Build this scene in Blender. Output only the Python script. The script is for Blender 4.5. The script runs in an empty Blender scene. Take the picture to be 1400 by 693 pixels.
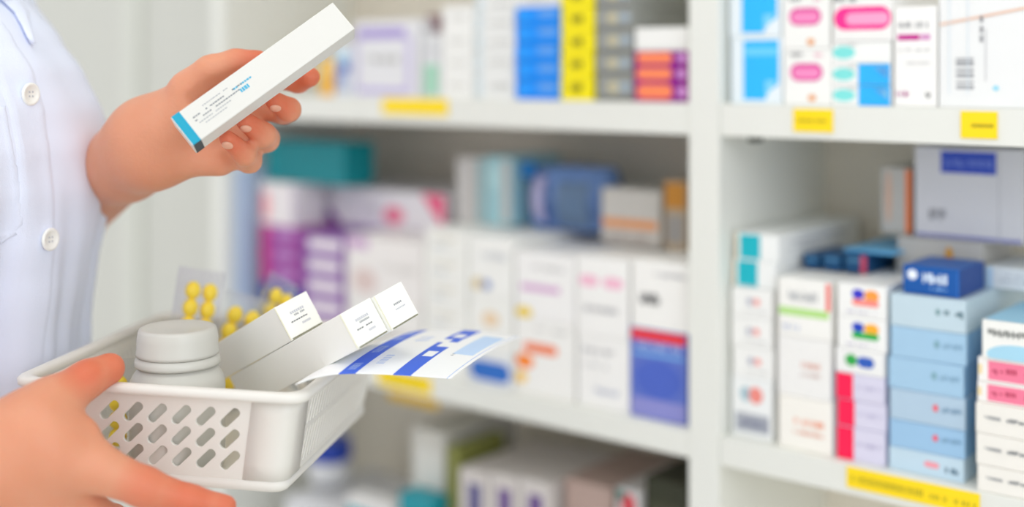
import bpy, bmesh, math, random
import numpy as np
from mathutils import Vector, Matrix
random.seed(7)
SC = bpy.context.scene
COL = SC.collection
F = 1700.0; HZ = 97.0; CH = 1.30            # focal length in pixels, horizon row, camera height

def at(px, py, D):
    return Vector(((px-700)/F*D, D, CH-(py-HZ)/F*D))

# ------------------------------------------------------------------ materials
def lin(c):
    if isinstance(c, str):
        c = [int(c[i:i+2], 16)/255 for i in (0, 2, 4)]
    return tuple(((v+.055)/1.055)**2.4 if v > .04045 else v/12.92 for v in c)
MATS = {}
def mat(hexc, rough=.5, bump=0, bscale=200, spec=.4, trans=0, var=0, sub=0, key=None, alpha=1, emit=0):
    k = (hexc, rough, bump, bscale, spec, trans, var, sub, alpha, emit)
    if k in MATS: return MATS[k]
    m = bpy.data.materials.new(key or 'surface_'+hexc); m.use_nodes = True
    nt = m.node_tree; b = nt.nodes['Principled BSDF']
    col = (*lin(hexc), 1)
    b.inputs['Base Color'].default_value = col
    b.inputs['Roughness'].default_value = rough
    b.inputs['Specular IOR Level'].default_value = spec
    b.inputs['Transmission Weight'].default_value = trans
    b.inputs['Alpha'].default_value = alpha
    if sub:
        b.inputs['Subsurface Weight'].default_value = sub
        b.inputs['Subsurface Radius'].default_value = (1, .35, .2)
        b.inputs['Subsurface Scale'].default_value = .006
    if emit:
        b.inputs['Emission Color'].default_value = col
        b.inputs['Emission Strength'].default_value = emit
    if bump or var:
        tc = nt.nodes.new('ShaderNodeTexCoord'); n = nt.nodes.new('ShaderNodeTexNoise')
        n.inputs['Scale'].default_value = bscale; n.inputs['Detail'].default_value = 3
        nt.links.new(tc.outputs['Object'], n.inputs['Vector'])
        if bump:
            bp = nt.nodes.new('ShaderNodeBump'); bp.inputs['Strength'].default_value = bump
            bp.inputs['Distance'].default_value = .001
            nt.links.new(n.outputs['Fac'], bp.inputs['Height']); nt.links.new(bp.outputs['Normal'], b.inputs['Normal'])
        if var:
            mx = nt.nodes.new('ShaderNodeMix'); mx.data_type = 'RGBA'
            mx.inputs[6].default_value = tuple(v*(1-var) for v in col[:3])+(1,)
            mx.inputs[7].default_value = tuple(min(1, v*(1+var)) for v in col[:3])+(1,)
            nt.links.new(n.outputs['Fac'], mx.inputs[0]); nt.links.new(mx.outputs[2], b.inputs['Base Color'])
    MATS[k] = m
    return m
def paper(hexc): return mat(hexc, .45, spec=.35, var=.02, bscale=30)

# ------------------------------------------------------------------ object helpers
def tag(o, label=None, cat=None, group=None, kind=None):
    if label:
        assert 4 <= len(label.split()) <= 16, label
        o['label'] = label
    if cat: o['category'] = cat
    if group: o['group'] = group
    if kind: o['kind'] = kind
    return o
def link(name, me, mats=(), parent=None, mw=None, smooth=False):
    o = bpy.data.objects.new(name, me); COL.objects.link(o)
    for m in mats: me.materials.append(m)
    if mw is not None: o.matrix_world = mw
    if parent is not None:
        o.parent = parent
    if smooth:
        me.shade_smooth()
    return o
def empty(name, mw=None, **k):
    o = bpy.data.objects.new(name, None); COL.objects.link(o); o.empty_display_size = .02
    if mw is not None: o.matrix_world = mw
    return tag(o, **k)
def from_bm(name, bm, mats, parent=None, mw=None, smooth=False):
    me = bpy.data.meshes.new(name); bm.to_mesh(me); bm.free()
    return link(name, me, mats, parent, mw, smooth)
def bm_box(bm, x0, x1, y0, y1, z0, z1, bev=0, mi=0):
    t = bmesh.new()
    bmesh.ops.create_cube(t, size=1)
    for v in t.verts:
        v.co = Vector(((x0+x1)/2+v.co.x*(x1-x0), (y0+y1)/2+v.co.y*(y1-y0), (z0+z1)/2+v.co.z*(z1-z0)))
    if bev: bmesh.ops.bevel(t, geom=list(t.edges), offset=bev, segments=2, affect='EDGES', profile=.5)
    for f in t.faces: f.material_index = mi
    tmp = bpy.data.meshes.new('tmp'); t.to_mesh(tmp); t.free(); bm.from_mesh(tmp); bpy.data.meshes.remove(tmp)
def loft(bm, loops, closed_loop=True, closed_path=False, cap0=False, cap1=False, mi=0, smooth=True):
    rows = [[bm.verts.new(p) for p in L] for L in loops]
    n = len(rows[0]); R = len(rows)
    for i in range(R if closed_path else R-1):
        a = rows[i]; b = rows[(i+1) % R]
        for j in range(n if closed_loop else n-1):
            k = (j+1) % n
            f = bm.faces.new((a[j], a[k], b[k], b[j])); f.material_index = mi; f.smooth = smooth
    if cap0: bm.faces.new(list(reversed(rows[0]))).material_index = mi
    if cap1: bm.faces.new(rows[-1]).material_index = mi
    return rows
def lathe(name, prof, m, parent=None, mw=None, n=64, cap0=True, cap1=True):
    bm = bmesh.new()
    loops = [[Vector((r*math.cos(2*math.pi*i/n), r*math.sin(2*math.pi*i/n), z)) for i in range(n)] for r, z in prof]
    loft(bm, loops, cap0=cap0, cap1=cap1)
    bmesh.ops.recalc_face_normals(bm, faces=list(bm.faces))
    return from_bm(name, bm, [m], parent, mw)

# ------------------------------------------------------------------ shelf frame of reference
nrm = math.hypot(2097, 1700)
U = Vector((2097/nrm, -1700/nrm, 0)); W = Vector((1700/nrm, 2097/nrm, 0)); P0 = Vector(((942-700)/F*1.4, 1.4, 0))
YAW = math.atan2(U.y, U.x)
def pt(u, w, z): 
    p = P0+U*u+W*w; return Vector((p.x, p.y, z))
def frame(u, w, z, rot=0): return Matrix.Translation(pt(u, w, z)) @ Matrix.Rotation(YAW+rot, 4, 'Z')
def u_at(px, w):
    k = (px-700)/F; a = P0+W*w      # (a.x+U.x u) = k (a.y+U.y u)
    return (k*a.y-a.x)/(U.x-k*U.y)
def D_at(px, w): return (P0+W*w+U*u_at(px, w)).y
def z_at(px, py, w): return CH-(py-HZ)/F*D_at(px, w)
ZT = CH-.036; ZTb = CH-.072; ZM = CH-.405; ZMb = CH-.436; ZB = CH-.77; ZU = CH+.33
UL = u_at(306, 0); DEP = .27; UR = 1.05

# ------------------------------------------------------------------ printed medicine boxes
def decal(bm, face, dims, kind, args, mi, lay):
    w, d, h = dims; off = .00012*(lay+1)
    def P(a, b):
        if face == 'front': return Vector((-w/2+a*w, -d/2-off, b*h))
        if face == 'right': return Vector((w/2+off, -d/2+a*d, b*h))
        if face == 'left': return Vector((-w/2-off, d/2-a*d, b*h))
        return Vector((-w/2+a*w, -d/2+b*d, h+off))
    if kind == 'r':
        x0, y0, x1, y1 = args; pts = [(x0, y0), (x1, y0), (x1, y1), (x0, y1)]
    elif kind == 'e':
        cx, cy, rx, ry = args; pts = [(cx+rx*math.cos(t*math.pi/12), cy+ry*math.sin(t*math.pi/12)) for t in range(24)]
    elif kind == 'pill':
        x0, y0, x1, y1 = args; fw = {'front': w, 'top': w}.get(face, d); fh = d if face == 'top' else h
        r = (y1-y0)/2; rx = min(r*fh/fw, (x1-x0)/2); pts = []
        for t in range(-6, 7): pts.append((x1-rx+rx*math.cos(t*math.pi/12), (y0+y1)/2+r*math.sin(t*math.pi/12)))
        for t in range(6, 19): pts.append((x0+rx+rx*math.cos(t*math.pi/12), (y0+y1)/2+r*math.sin(t*math.pi/12)))
    else:
        pts = args
    e = .012
    f = bm.faces.new([bm.verts.new(P(min(1-e, max(e, a)), min(1-e, max(e, b)))) for a, b in pts]); f.material_index = mi
def words(x0, y0, x1, y1, col, face='front', seed=0, fill=.8):
    """a run of small upright strokes standing for out-of-focus printing"""
    rn = random.Random(seed+int(x0*997)+int(y0*499)); out = []; x = x0; hgt = y1-y0
    st = (x1-x0)/max(5, int((x1-x0)*28))
    while x < x1-st*.5:
        if rn.random() < fill:
            a = rn.choice((0, 0, .3)); b = rn.choice((1, 1, .7))
            out.append((face, 'r', (x, y0+hgt*a, min(x1, x+st*rn.uniform(.6, .95)), y0+hgt*b), col))
        x += st
    return out
def box_mesh(w, d, h, base, prints, bev=.0008):
    bm = bmesh.new(); bm_box(bm, -w/2, w/2, -d/2, d/2, 0, h, bev)
    mats = [paper(base)]; idx = {base: 0}
    for L, (face, kind, args, col) in enumerate(prints):
        if col not in idx: idx[col] = len(mats); mats.append(paper(col))
        decal(bm, face, (w, d, h), kind, args, idx[col], min(L, 6))
    me = bpy.data.meshes.new('medicine_box'); bm.to_mesh(me); bm.free()
    for m in mats: me.materials.append(m)
    return me
ORD = ['topmost', 'second from top', 'third from top', 'fourth from top', 'fifth from top', 'sixth from top', 'seventh from top', 'eighth from top', 'ninth from top']
def stack(px0, px1, ys, w0, depth, base, specs, labels, cat='medicine box', group=None, name='medicine_box', rot=0, jit=.0012, zb=None, flap=False):
    """ys: rows of the layer borders on the left front edge, top first.  specs: (colour, prints) per layer, top first"""
    u0, u1 = u_at(px0, w0), u_at(px1, w0)
    zs = [z_at(px0, y, w0) for y in ys]; zs[-1] = base
    n = len(ys)-1; outs = []
    for i in range(n-1, -1, -1):
        lo, hi = zs[i+1]+.0002, zs[i]
        c, pr = specs[i % len(specs)] if isinstance(specs, list) else specs
        wd = (u1-u0)-.001; ju = random.uniform(-jit, jit) if n > 1 else 0; jr = random.uniform(-.012, .012) if n > 1 else 0
        me = box_mesh(wd, depth, hi-lo-.0002, c, pr)
        o = link(name, me, mw=frame((u0+u1)/2+ju*.5, w0+depth/2+abs(ju), lo, rot+jr))
        lab = labels if isinstance(labels, str) else labels[i]
        if '%' in lab: lab = lab.replace('%', ORD[i] if i < n-1 or n == 1 else 'lowest')
        tag(o, lab, cat, group)
        outs.append(o)
        if flap:
            pass
    return zs[0]
WH = 'f1f1ee'; G1 = 'b9bbc0'; G2 = '8d9098'

def unit_and_room():
    white = mat('e5e6e0', .42, bump=.05, bscale=90, key='white_melamine'); back = mat('e6dfd2', .6, bump=.1, bscale=60, var=.03, key='back_panel')
    root = empty('shelving_unit', frame(0, 0, 0), label='white pharmacy shelving unit with open bays, filled with medicine boxes', cat='shelving')
    def part(name, u0, u1, w0, w1, z0, z1, m=white, bev=.001, label=None):
        bm = bmesh.new(); bm_box(bm, u0, u1, w0, w1, z0, z1, bev)
        o = from_bm(name, bm, [m], root); 
        if label: o['label'] = label
        return o
    part('side_panel', UL-.03, UL, 0, DEP, 0, CH+.9)
    part('divider_panel', 0, .039, -.001, DEP, 0, CH+.9)
    part('side_panel', UR, UR+.03, 0, DEP, 0, CH+.9)
    part('back_panel', UL, UR, DEP, DEP+.008, 0, CH+.9, back, 0)
    part('top_panel', UL-.03, UR+.03, 0, DEP, CH+.9, CH+.93)
    for a, b in ((UL+.0005, -.0005), (.0395, UR-.0005)):
        for z1, t in ((ZT, .036), (ZM, .031), (ZB, .031), (ZU+.03, .03), (.12, .03)):
            part('shelf', a, b, 0.0005, DEP-.0005, z1-t, z1)
    for u in (.05, .95):
        bm = bmesh.new(); bm_box(bm, u+.018, u+.030, .010, .024, ZTb-.006, ZTb, .001)
        from_bm('shelf_pin', bm, [mat('35382c', .5)], root)['label'] = 'small dark shelf support pin'
    lab_m = mat('ffdd08', .4, key='yellow_label'); ink = mat('b8a418', .6)
    def label(px0, px1, za, zb, lab, runs, drop=0):
        a, b = u_at(px0, -.002), u_at(px1, -.002)
        bm = bmesh.new(); bm_box(bm, a, b, -.0014, -.0002, za, zb, .0003)
        for x0, x1, y0, y1 in runs:
            x = x0; rn = random.Random(int(px0+x0*100))
            while x < x1:
                e = min(x1, x+rn.uniform(.012, .03)*60/(px1-px0)*1.6)
                if rn.random() < .8:
                    vs = [bm.verts.new((a+(b-a)*p, -.0016, za+(zb-za)*q)) for p, q in ((x, y0), (e, y0), (e, y1), (x, y1))]
                    bm.faces.new(vs).material_index = 1
                x = e+.01
        o = from_bm('shelf_label', bm, [lab_m, ink], root); o['label'] = lab
    label(522, 611, ZTb+.0135, ZT-.001, 'long yellow shelf label on upper left shelf', [])
    label(516, 588, ZMb+.006, ZM-.002, 'yellow shelf label on middle left shelf edge', [(.1, .9, .4, .6)])
    label(1084, 1138, ZTb+.008, ZT-.004, 'yellow shelf label on upper right shelf', [(.1, .85, .42, .56)])
    label(1313, 1363, ZTb+.007, ZT-.003, 'small yellow shelf label at far right', [(.3, .9, .4, .55)])
    label(1157, 1339, ZMb+.008, ZM-.002, 'long yellow shelf label under the light blue boxes', [(.04, .6, .3, .65), (.64, .98, .3, .55)])
    # yellow tag hanging under the middle shelf
    a, b = u_at(532, .03), u_at(600, .03)
    bm = bmesh.new(); bm_box(bm, a, b, .028, .0295, ZMb-.022, ZMb-.0005, .0003)
    from_bm('shelf_label', bm, [mat('e0b400', .5)], root)['label'] = 'dull yellow label hanging below middle left shelf'
    # the room
    wallm = mat('d0d1cb', .55, bump=.08, bscale=25, var=.02, key='painted_wall'); 
    def st(name, u0, u1, w0, w1, z0, z1, m):
        bm = bmesh.new(); bm_box(bm, u0, u1, w0, w1, z0, z1)
        return tag(from_bm(name, bm, [m], mw=frame(0, 0, 0)), kind='structure')
    st('wall_back', -3.2, 2.4, DEP+.012, DEP+.15, 0, 2.6, wallm)
    st('floor', -3.35, 2.55, -3.2, DEP+.15, -.1, -.0005, mat('e2dfd8', .35, var=.04, bscale=8, key='floor_vinyl'))
    st('ceiling', -3.35, 2.55, -3.2, DEP+.15, 2.6, 2.7, mat('f2f2ee', .8, bump=.1, bscale=40, key='ceiling_paint'))
    st('baseboard_back', -3.2, UL-.035, DEP-.003, DEP+.0115, 0, .09, mat('e9e9e5', .4))
    for i, u in enumerate([UL-.0455-.09, UL-.055-.62, UL-.055-1.2]):   # vertical cover strips on the wall panelling
        st('trim_%d' % (i+1), u, u+.05, DEP+.001, DEP+.0115, .09, 2.6, mat('e6e8e0' if i == 0 else 'd8dad3', .45))
    # added fill light in an unseen frame behind the viewer, aimed at the coat
    wp = Vector((1.0, -.9, CH+.45)); tg = Vector((-.45, 1.2, CH-.15)); q = (wp-tg).to_track_quat('Z', 'Y').to_matrix().to_4x4(); q.translation = wp
    bm = bmesh.new()
    for a in ((-.78, -.7, -.78, .78), (.7, .78, -.78, .78), (-.7, .7, -.78, -.7), (-.7, .7, .7, .78)): bm_box(bm, a[0], a[1], a[2], a[3], -.03, .03, .002)
    wo = tag(from_bm('fill_light_frame_1', bm, [mat('e6e6e2', .4)], mw=q), kind='structure')
    L = bpy.data.lights.new('coat_fill_light', 'AREA'); L.shape = 'SQUARE'; L.size = 1.38; L.energy = 16; L.color = (.86, .92, 1)
    lo = bpy.data.objects.new('coat_fill_light', L); COL.objects.link(lo); lo.parent = wo
    # ceiling lights
    fm = mat('e6e6e2', .4); dm = mat('ffffff', .5, emit=1.4, key='lit_diffuser')
    for i, (u, w) in enumerate(((-1.5, -.9), (.3, -.9), (-1.5, -2.3), (.3, -2.3))):
        r = empty('ceiling_light', frame(u, w, 2.6), label='square white ceiling light panel, ' + ('nearer the shelves, left', 'nearer the shelves, right', 'farther from shelves, left', 'farther from shelves, right')[i], cat='ceiling light', group='ceiling light panels')
        bm = bmesh.new()
        for a in ((-.5, -.46, -.5, .5), (.46, .5, -.5, .5), (-.46, .46, -.5, -.46), (-.46, .46, .46, .5)):
            bm_box(bm, a[0], a[1], a[2], a[3], -.03, -.0005, .001)
        from_bm('frame', bm, [fm], r)
        bm = bmesh.new(); bm_box(bm, -.459, .459, -.459, .459, -.022, -.012)
        from_bm('diffuser', bm, [dm], r)
        L = bpy.data.lights.new('panel_lamp', 'AREA'); L.shape = 'SQUARE'; L.size = .9; L.energy = 3.2; L.color = (1, .985, .95)
        lo = bpy.data.objects.new('panel_lamp', L); COL.objects.link(lo); lo.parent = r; lo.location = (0, 0, -.034)

def products():
    d = .21; f = .013
    g = 'boxes on the upper left shelf'
    stack(437, 455, [80, 130], f, .1, ZT, ('f0b63a', [('front', 'r', (.1, .6, .9, .9), 'f6cf70')]), 'narrow amber yellow box beside the fingertips, upper left shelf', group=g)
    stack(457, 482, [60, 130], f, .14, ZT, ('dfe3ea', [('front', 'e', (.45, .72, .35, .14), 'a9d3e6'), ('front', 'e', (.55, .55, .32, .12), '3c5fb4'), ('front', 'e', (.3, .35, .3, .14), '8a9ccc'), ('front', 'r', (.05, .1, .8, .2), 'aab4cc')]),
          'white box with blue flower print next to lavender framed box', group=g)
    stack(484, 573, [29, 130], f, d, ZT, ('e3e3e6', [('front', 'r', (.05, .76, .8, .9), 'a796d2'), ('front', 'r', (.05, .04, .85, .12), 'bdb2de'), ('front', 'r', (.8, .05, .9, .8), 'cbc4e2'), ('front', 'r', (.02, .1, .08, .8), 'cbc4e2')]+words(.2, .45, .7, .53, 'a3a39b')),
          'large white box with lavender frame above the long yellow label', group=g)
    zt = stack(576.5, 602, [46, 130], f, .13, ZT, ('dadbdd', [('front', 'r', (.12, .04, .92, .52), 'a2d2ba'), ('front', 'r', (.1, .7, .9, .76), 'c4c6cc')]),
          'slim white box with mint green panel, upper left shelf', group=g)
    stack(583, 600, [20, 45], f+.03, .06, zt, ('8e6a70', [('front', 'r', (.1, .3, .9, .6), 'a78289')]), 'tiny maroon box lying on the slim mint green box', group=g)
    s1 = (WH, words(.2, .4, .8, .6, 'cfcfcb')+[('left', 'r', (.1, .2, .9, .8), 'dfe6ea')])
    stack(604, 647, [9, 40, 72, 100, 132], f, d, ZT, s1, 'plain white box, % of the stack right of the mint panel box', group='plain white boxes, upper left shelf')
    s2 = ('eaebe9', [('front', 'r', (.02, .05, .2, .95), 'd3dfe4')]+words(.35, .35, .9, .6, 'c9c9c6'))
    stack(649, 703, [-32, -5, 20, 45, 71, 99, 132], f, d, ZT, s2, 'white box with pale blue end, % of stack left of bright blue boxes', group='white boxes beside the blue stack')
    bl = ('0090fa', [('front', 'r', (.04, .1, .3, .85), '1f9cff'), ('front', 'pill', (.5, .42, .95, .85), '649fe8'), ('front', 'r', (.0, .02, .99, .2), '0083ea')])
    stack(705, 765, [-15, 10, 35, 60, 85, 109, 134], f, d, ZT, [('e4e5e4', words(.2, .3, .8, .6, 'c2c4c6')), bl, bl, bl, bl, bl],
          ['white box lying on top of the bright blue stack']+['bright blue medicine box, %s beside the yellow boxes' % s for s in ('topmost of blue stack', 'second of blue stack', 'third of blue stack', 'fourth of blue stack', 'lowest of blue stack')], group='bright blue boxes')
    yl = ('f7e60a', words(.28, .35, .68, .7, '6e6a14', fill=.95)+[('front', 'r', (.3, .45, .66, .58), '8e861a')])
    stack(767, 812, [-19, 12, 43, 74, 104, 135], f, d, ZT, yl, 'bright yellow medicine box with black print, % of the yellow stack', group='bright yellow boxes')
    gr = ('969894', [('front', 'e', (.48, .55, .15, .24), 'c2b998'), ('front', 'pill', (.6, .35, .98, .75), '9aa7b1'), ('front', 'r', (0, .02, .99, .18), '777974')])
    stack(814, 864, [-20, 11, 42, 73, 103, 134], f, d, ZT, gr, 'grey medicine box with cream dot, % of the grey stack', group='grey boxes')
    pu = ('a9228e', [('front', 'r', (.72, .05, .99, .95), '8a1f92'), ('front', 'pill', (.04, .2, .72, .92), 'ff8b5c'), ('front', 'e', (.9, .55, .08, .3), 'd79ad8'), ('front', 'r', (.02, .03, .7, .15), 'c21f68')])
    stack(867, 940, [38, 70, 91, 113, 135], f, d, ZT, [('efefec', [('front', 'r', (.02, .04, .98, .12), 'dededa')]), pu, pu, pu],
          ['plain white box lying on three orange and purple boxes', 'purple box with orange oval, topmost of three by the post', 'purple box with orange oval, middle of three by the post', 'purple box with orange oval, lowest of three by the post'], group='boxes beside the post')
    # ---- middle left shelf
    stack(320, 336, [228, 500], .02, .18, ZM, ('b9c6dc', [('front', 'r', (.55, .02, .95, .98), '8fa9cf')]), 'tall pale blue carton standing at the left end of middle shelf', cat='carton')
    mg = ('9a3a96', [('front', 'r', (.02, .1, .2, .9), 'cf3a7e'), ('front', 'pill', (.36, .35, .85, .75), 'b98cc8')])
    db = ('2b3f98', [('front', 'r', (.02, .1, .25, .9), '1d3c8c'), ('front', 'pill', (.35, .3, .9, .75), '5560b0')])
    z1 = stack(356, 412, [306, 332, 358, 384, 411, 438, 465], f+.02, d-.02, ZM, [mg, mg, mg, db, db, db],
          ['magenta box with lilac band, topmost under white coral box', 'magenta box with lilac band, second under white coral box', 'magenta box with lilac band, third under white coral box']+['dark blue box, %s under the magenta boxes' % s for s in ('first', 'second', 'lowest')], group='magenta and blue boxes, left end')
    z2 = stack(357, 404, [248, 306], f+.022, .062, z1, ('e7e1e3', [('front', 'e', (.12, .45, .14, .35), 'f2a0a6'), ('front', 'r', (.93, .02, 1, .98), 'a99ac0')]), 'white box with coral patch on top of the magenta boxes')
    wp = ('8f62ac', [('front', 'pill', (.12, .3, .97, .84), 'e4dce2')])
    z3 = stack(414, 468, [319, 347, 375, 403, 431, 456, 480], f, d, ZM, wp, 'purple box with whitish band, % of stack under the long box', group='purple and white boxes')
    pk = [('front', 'g', [(.10, .02), (.30, .02), (.13, .72)], '7d1fa0'), ('front', 'e', (.655, .4, .07, .22), 'f58aa8'), ('front', 'e', (.655, .4, .035, .11), 'dc3f6c'), ('front', 'g', [(.84, .98), (.99, .98), (.99, .3), (.95, .35)], 'ee5a86'), ('front', 'r', (.0, .0, .99, .07), 'b79ac8')]
    z4 = stack(414, 611, [250, 309], .105, .15, z3+.001, ('e9e5ea', pk+words(.3, .4, .55, .62, 'cfcbd2')), 'long white box with pink circle and rose corner, left bay')
    stack(364, 472, [190, 246], .05, .06, max(z2, z4)+.0006, ('008089', [('front', 'r', (.02, .04, .1, .96), '03909a')]), 'teal carton lying on the long white box, left bay', cat='carton')
    stack(473, 578, [320, 405, 505], f+.004, .083, ZM, [('e9e5e3', [('front', 'r', (.01, .8, .3, .97), 'c9a4cc'), ('front', 'e', (.25, .3, .16, .2), 'd8c4c0')]+words(.5, .5, .9, .6, 'd2cfcc')), ('e9e7e4', words(.2, .4, .8, .55, 'd2cfcc'))],
          ['large off-white box behind the slanted boxes, upper of two', 'large off-white box behind the slanted boxes, lower of two'], group='large off-white boxes')
    w5 = ('eeeeea', words(.15, .55, .85, .7, 'd6cfbd')+words(.15, .25, .6, .4, 'cdd3da'))
    z5 = stack(580, 638, [311, 345, 379, 413, 448, 480, 518], f, .085, ZM, w5, 'cream-white box, % of stack left of the gold-blue logo boxes', group='cream-white boxes, left bay')
    z6 = stack(641, 701, [320, 402, 476, 528], f, d, ZM, [('efefec', words(.3, .62, .9, .74, 'cccfd4')+[('front', 'e', (.2, .2, .1, .1), 'd9c28a'), ('front', 'e', (.42, .2, .1, .08), '7b8fc4')]), ('eeeeea', [('front', 'e', (.5, .6, .2, .14), 'e9cfae')]+words(.2, .2, .8, .3, 'cccfd4')), ('e6e8ea', [('front', 'pill', (.02, .12, .96, .72), '2a6cc4')])],
          ['white box with small gold and blue logo, top of its stack', 'white box with beige oval, middle of the blue oval stack', 'white box with blue oval above the paper tip'], group='white logo boxes')
    z7 = stack(704, 786, [342, 432, 548], f, d, ZM, [('f1f0ef', [('front', 'r', (.1, .42, .75, .52), 'd6a8d2'), ('front', 'e', (.15, .08, .14, .09), 'f0cf38')]+words(.3, .75, .85, .82, 'cfcfcf')),
          ('f1f0ed', [('front', 'pill', (.14, .55, .72, .68), 'f07a48'), ('front', 'e', (.16, .42, .16, .1), 'fa8a2c'), ('front', 'e', (.1, .2, .1, .08), 'f6c64a'), ]+words(.35, .85, .9, .9, 'cfcfcf'))],
          ['white box with pale purple line and yellow dot, left bay', 'white box with orange swoosh logo, standing on middle shelf'], group='white boxes left of the post')
    z8 = stack(788, 859, [348, 455, 561], f, d, ZM, [('f2f1ef', [('front', 'pill', (.05, .62, .42, .76), 'f3bcd2'), ('front', 'pill', (.52, .62, .9, .76), 'f3bcd2')]+words(.1, .3, .8, .38, 'b9b9bd')),
          ('f1f0ee', words(.1, .75, .7, .83, 'b4b4b8')+words(.1, .55, .6, .61, 'c4c4c8')+words(.3, .2, .8, .28, 'c2c6d6'))],
          ['white box with two pale pink marks, upper of two', 'white box with grey print under the pink marked box'], group='white boxes left of the post')
    z9 = stack(862, 940, [353, 446, 575], f, d, ZM, [('f2f1ee', words(.15, .36, .5, .52, '5d5d60', fill=1)+words(.4, .78, .98, .84, 'c3c3c6')),
          ('5f74c8', [('front', 'r', (0, .87, 1, .99), 'e8383c'), ('front', 'r', (.0, .02, 1, .22), '8d8fcf'), ('front', 'e', (.5, .45, .42, .22), '4d66c4'), ('front', 'r', (.05, .7, .95, .74), '79b1ea')]+words(.12, .78, .9, .86, 'b5c6f0'))],
          ['white box with dark smudge print beside the post', 'blue box with red top stripe standing beside the post'], group='boxes beside the post, middle shelf')
    stack(624, 663, [214, 320], .09, .12, max(z5, z6)+.0006, ('c9c6c4', [('front', 'r', (.5, .05, .7, .95), 'b5b0ad'), ('front', 'r', (.75, .02, .98, .98), '8fb6bd')]), 'upright pale grey box at the back, left of blue pack')
    stack(665, 700, [213, 320], .092, .11, max(z5, z6)+.0006, ('9ecbd4', [('front', 'r', (.55, .05, .97, .95), 'b9bdbd'), ('front', 'e', (.3, .7, .2, .2), 'b4dde2')]), 'upright aqua and grey box directly left of blue pack')
    # blue plastic pack
    a, b = u_at(708, .10), u_at(818, .10); zb = max(z6, z7, z8)+.0006; zt_ = z_at(708, 226, .10)
    r = empty('wrapped_pack', frame((a+b)/2, .145, zb), label='blue translucent wrapped pack standing on the white boxes', cat='pack')
    bm = bmesh.new(); hw = (b-a)/2; hh = zt_-zb; n = 40; loops = []
    for i in range(25):
        t = i/24; z = hh*t; s = (math.sin(math.pi*min(1, max(0, .12+t*.78))))**.5
        loops.append([Vector((hw*.97*(abs(math.cos(q))**.6)*(1 if math.cos(q) > 0 else -1)*(.86+.14*s), .045*s*math.sin(q)*(1+.12*math.sin(q*9+t*5)), z)) for q in [2*math.pi*k/n for k in range(n)]])
    loft(bm, loops, cap0=True, cap1=True)
    bmesh.ops.recalc_face_normals(bm, faces=list(bm.faces))
    from_bm('wrapper', bm, [mat('6f90c8', .25, bump=.3, bscale=60, var=.25)], r)
    for nm, x, w_, c, z0, z1, lb in (('print_panel', -.4*hw, .2*hw, 'a9a6cc', .12, .85, 'lilac printed band'), ('print_panel', .42*hw, .42*hw, '5e7796', .1, .8, 'slate blue printed band')):
        bm = bmesh.new(); loops = []
        for i in range(13):
            t = z0+(z1-z0)*i/12; s = (math.sin(math.pi*min(1, max(0, .12+t*.78))))**.5
            loops.append([Vector((x+w_*(k/8-.5)*2*.8, -.056*s*(1-((x+w_*(k/8-.5)*1.6)/hw)**4*.5), hh*t)) for k in range(9)])
        loft(bm, loops, closed_loop=False)
        from_bm(nm, bm, [mat(c, .35)], r)['label'] = lb
    for x, z in ((-.85*hw, .93*hh), (-.55*hw, .06*hh)):
        bm = bmesh.new(); bmesh.ops.create_uvsphere(bm, u_segments=16, v_segments=10, radius=.014)
        bmesh.ops.scale(bm, vec=(1, .6, .9), verts=bm.verts); bmesh.ops.translate(bm, vec=(x, -.035, max(z, .014)), verts=bm.verts)
        from_bm('corner_knot', bm, [mat('1272b8', .3)], r, smooth=True)['label'] = 'deep blue gathered corner'
    stack(822, 903, [256, 345], .10, .12, max(z8, z9)+.0006, ('cbc8c3', [('front', 'r', (.02, .3, .95, .46), 'e39a62'), ('front', 'r', (.02, .05, .95, .1), 'b3a9a2')]+words(.1, .12, .8, .2, 'a89a94')), 'grey-white box with orange word strip, behind at right')
    stack(908, 938, [246, 345], .10, .10, max(z8, z9)+.0006, ('b8a58c', [('front', 'r', (.02, .6, .98, .97), 'c98a35'), ('front', 'r', (.1, .1, .9, .5), '9f9c9a')]), 'small brown and ochre box tucked against the post')
    # ---- upper right shelf
    cb = [('front', 'g', [(.25, .06), (.68, .06), (.74, .18), (.94, .3), (.94, .95), (.25, .95)], '2cb9fb'), ('front', 'r', (.28, .72, .92, .84), '6ccffd'), ('front', 'g', [(.68, .1), (.92, .35), (.68, .35)], '7fd3fb')]
    stack(997, 1067.5, [-34, 51, 140], f, d, ZT, ('e8f1f6', cb), ['white box with sky blue block, upper of two by post', 'white box with sky blue block, lower of two by post'], group='sky blue boxes')
    pkp = [('front', 'pill', (.14, .42, .82, .74), 'e0449a'), ('front', 'pill', (.2, .48, .76, .66), 'f590c4'), ('front', 'e', (.6, .12, .08, .06), 'e8a060')]+words(.14, .86, .42, .94, '8f9092')+words(.66, .86, .82, .92, 'e7a9bd')
    stack(1070.5, 1137, [-8, 67, 142], f, d, ZT, ('f2f2ef', pkp), ['white box with pink capsule mark, upper of two', 'white box with pink capsule mark, lower of two'], group='pink capsule boxes')
    mi = lambda blue: ('f2f3f1', [('front', 'e', (.2, .5, .2, .3), '82e2de')]+words(.1, .8, .45, .9, 'c4cac8')+([('front', 'r', (.46, .0, .99, .99), '2cb4fa'), ('front', 'g', [(.7, .85), (.95, .85), (.95, .3)], '8fd7fb')] if blue else []))
    zz = stack(1138, 1220.5, [57, 87, 116, 143], f, d, ZT, [mi(False), mi(True), mi(True)],
          ['white box with mint oval only, under the wide pink box', 'white box with mint oval and blue end, middle of three', 'white box with mint oval and blue end, on the shelf'], group='mint oval boxes')
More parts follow.
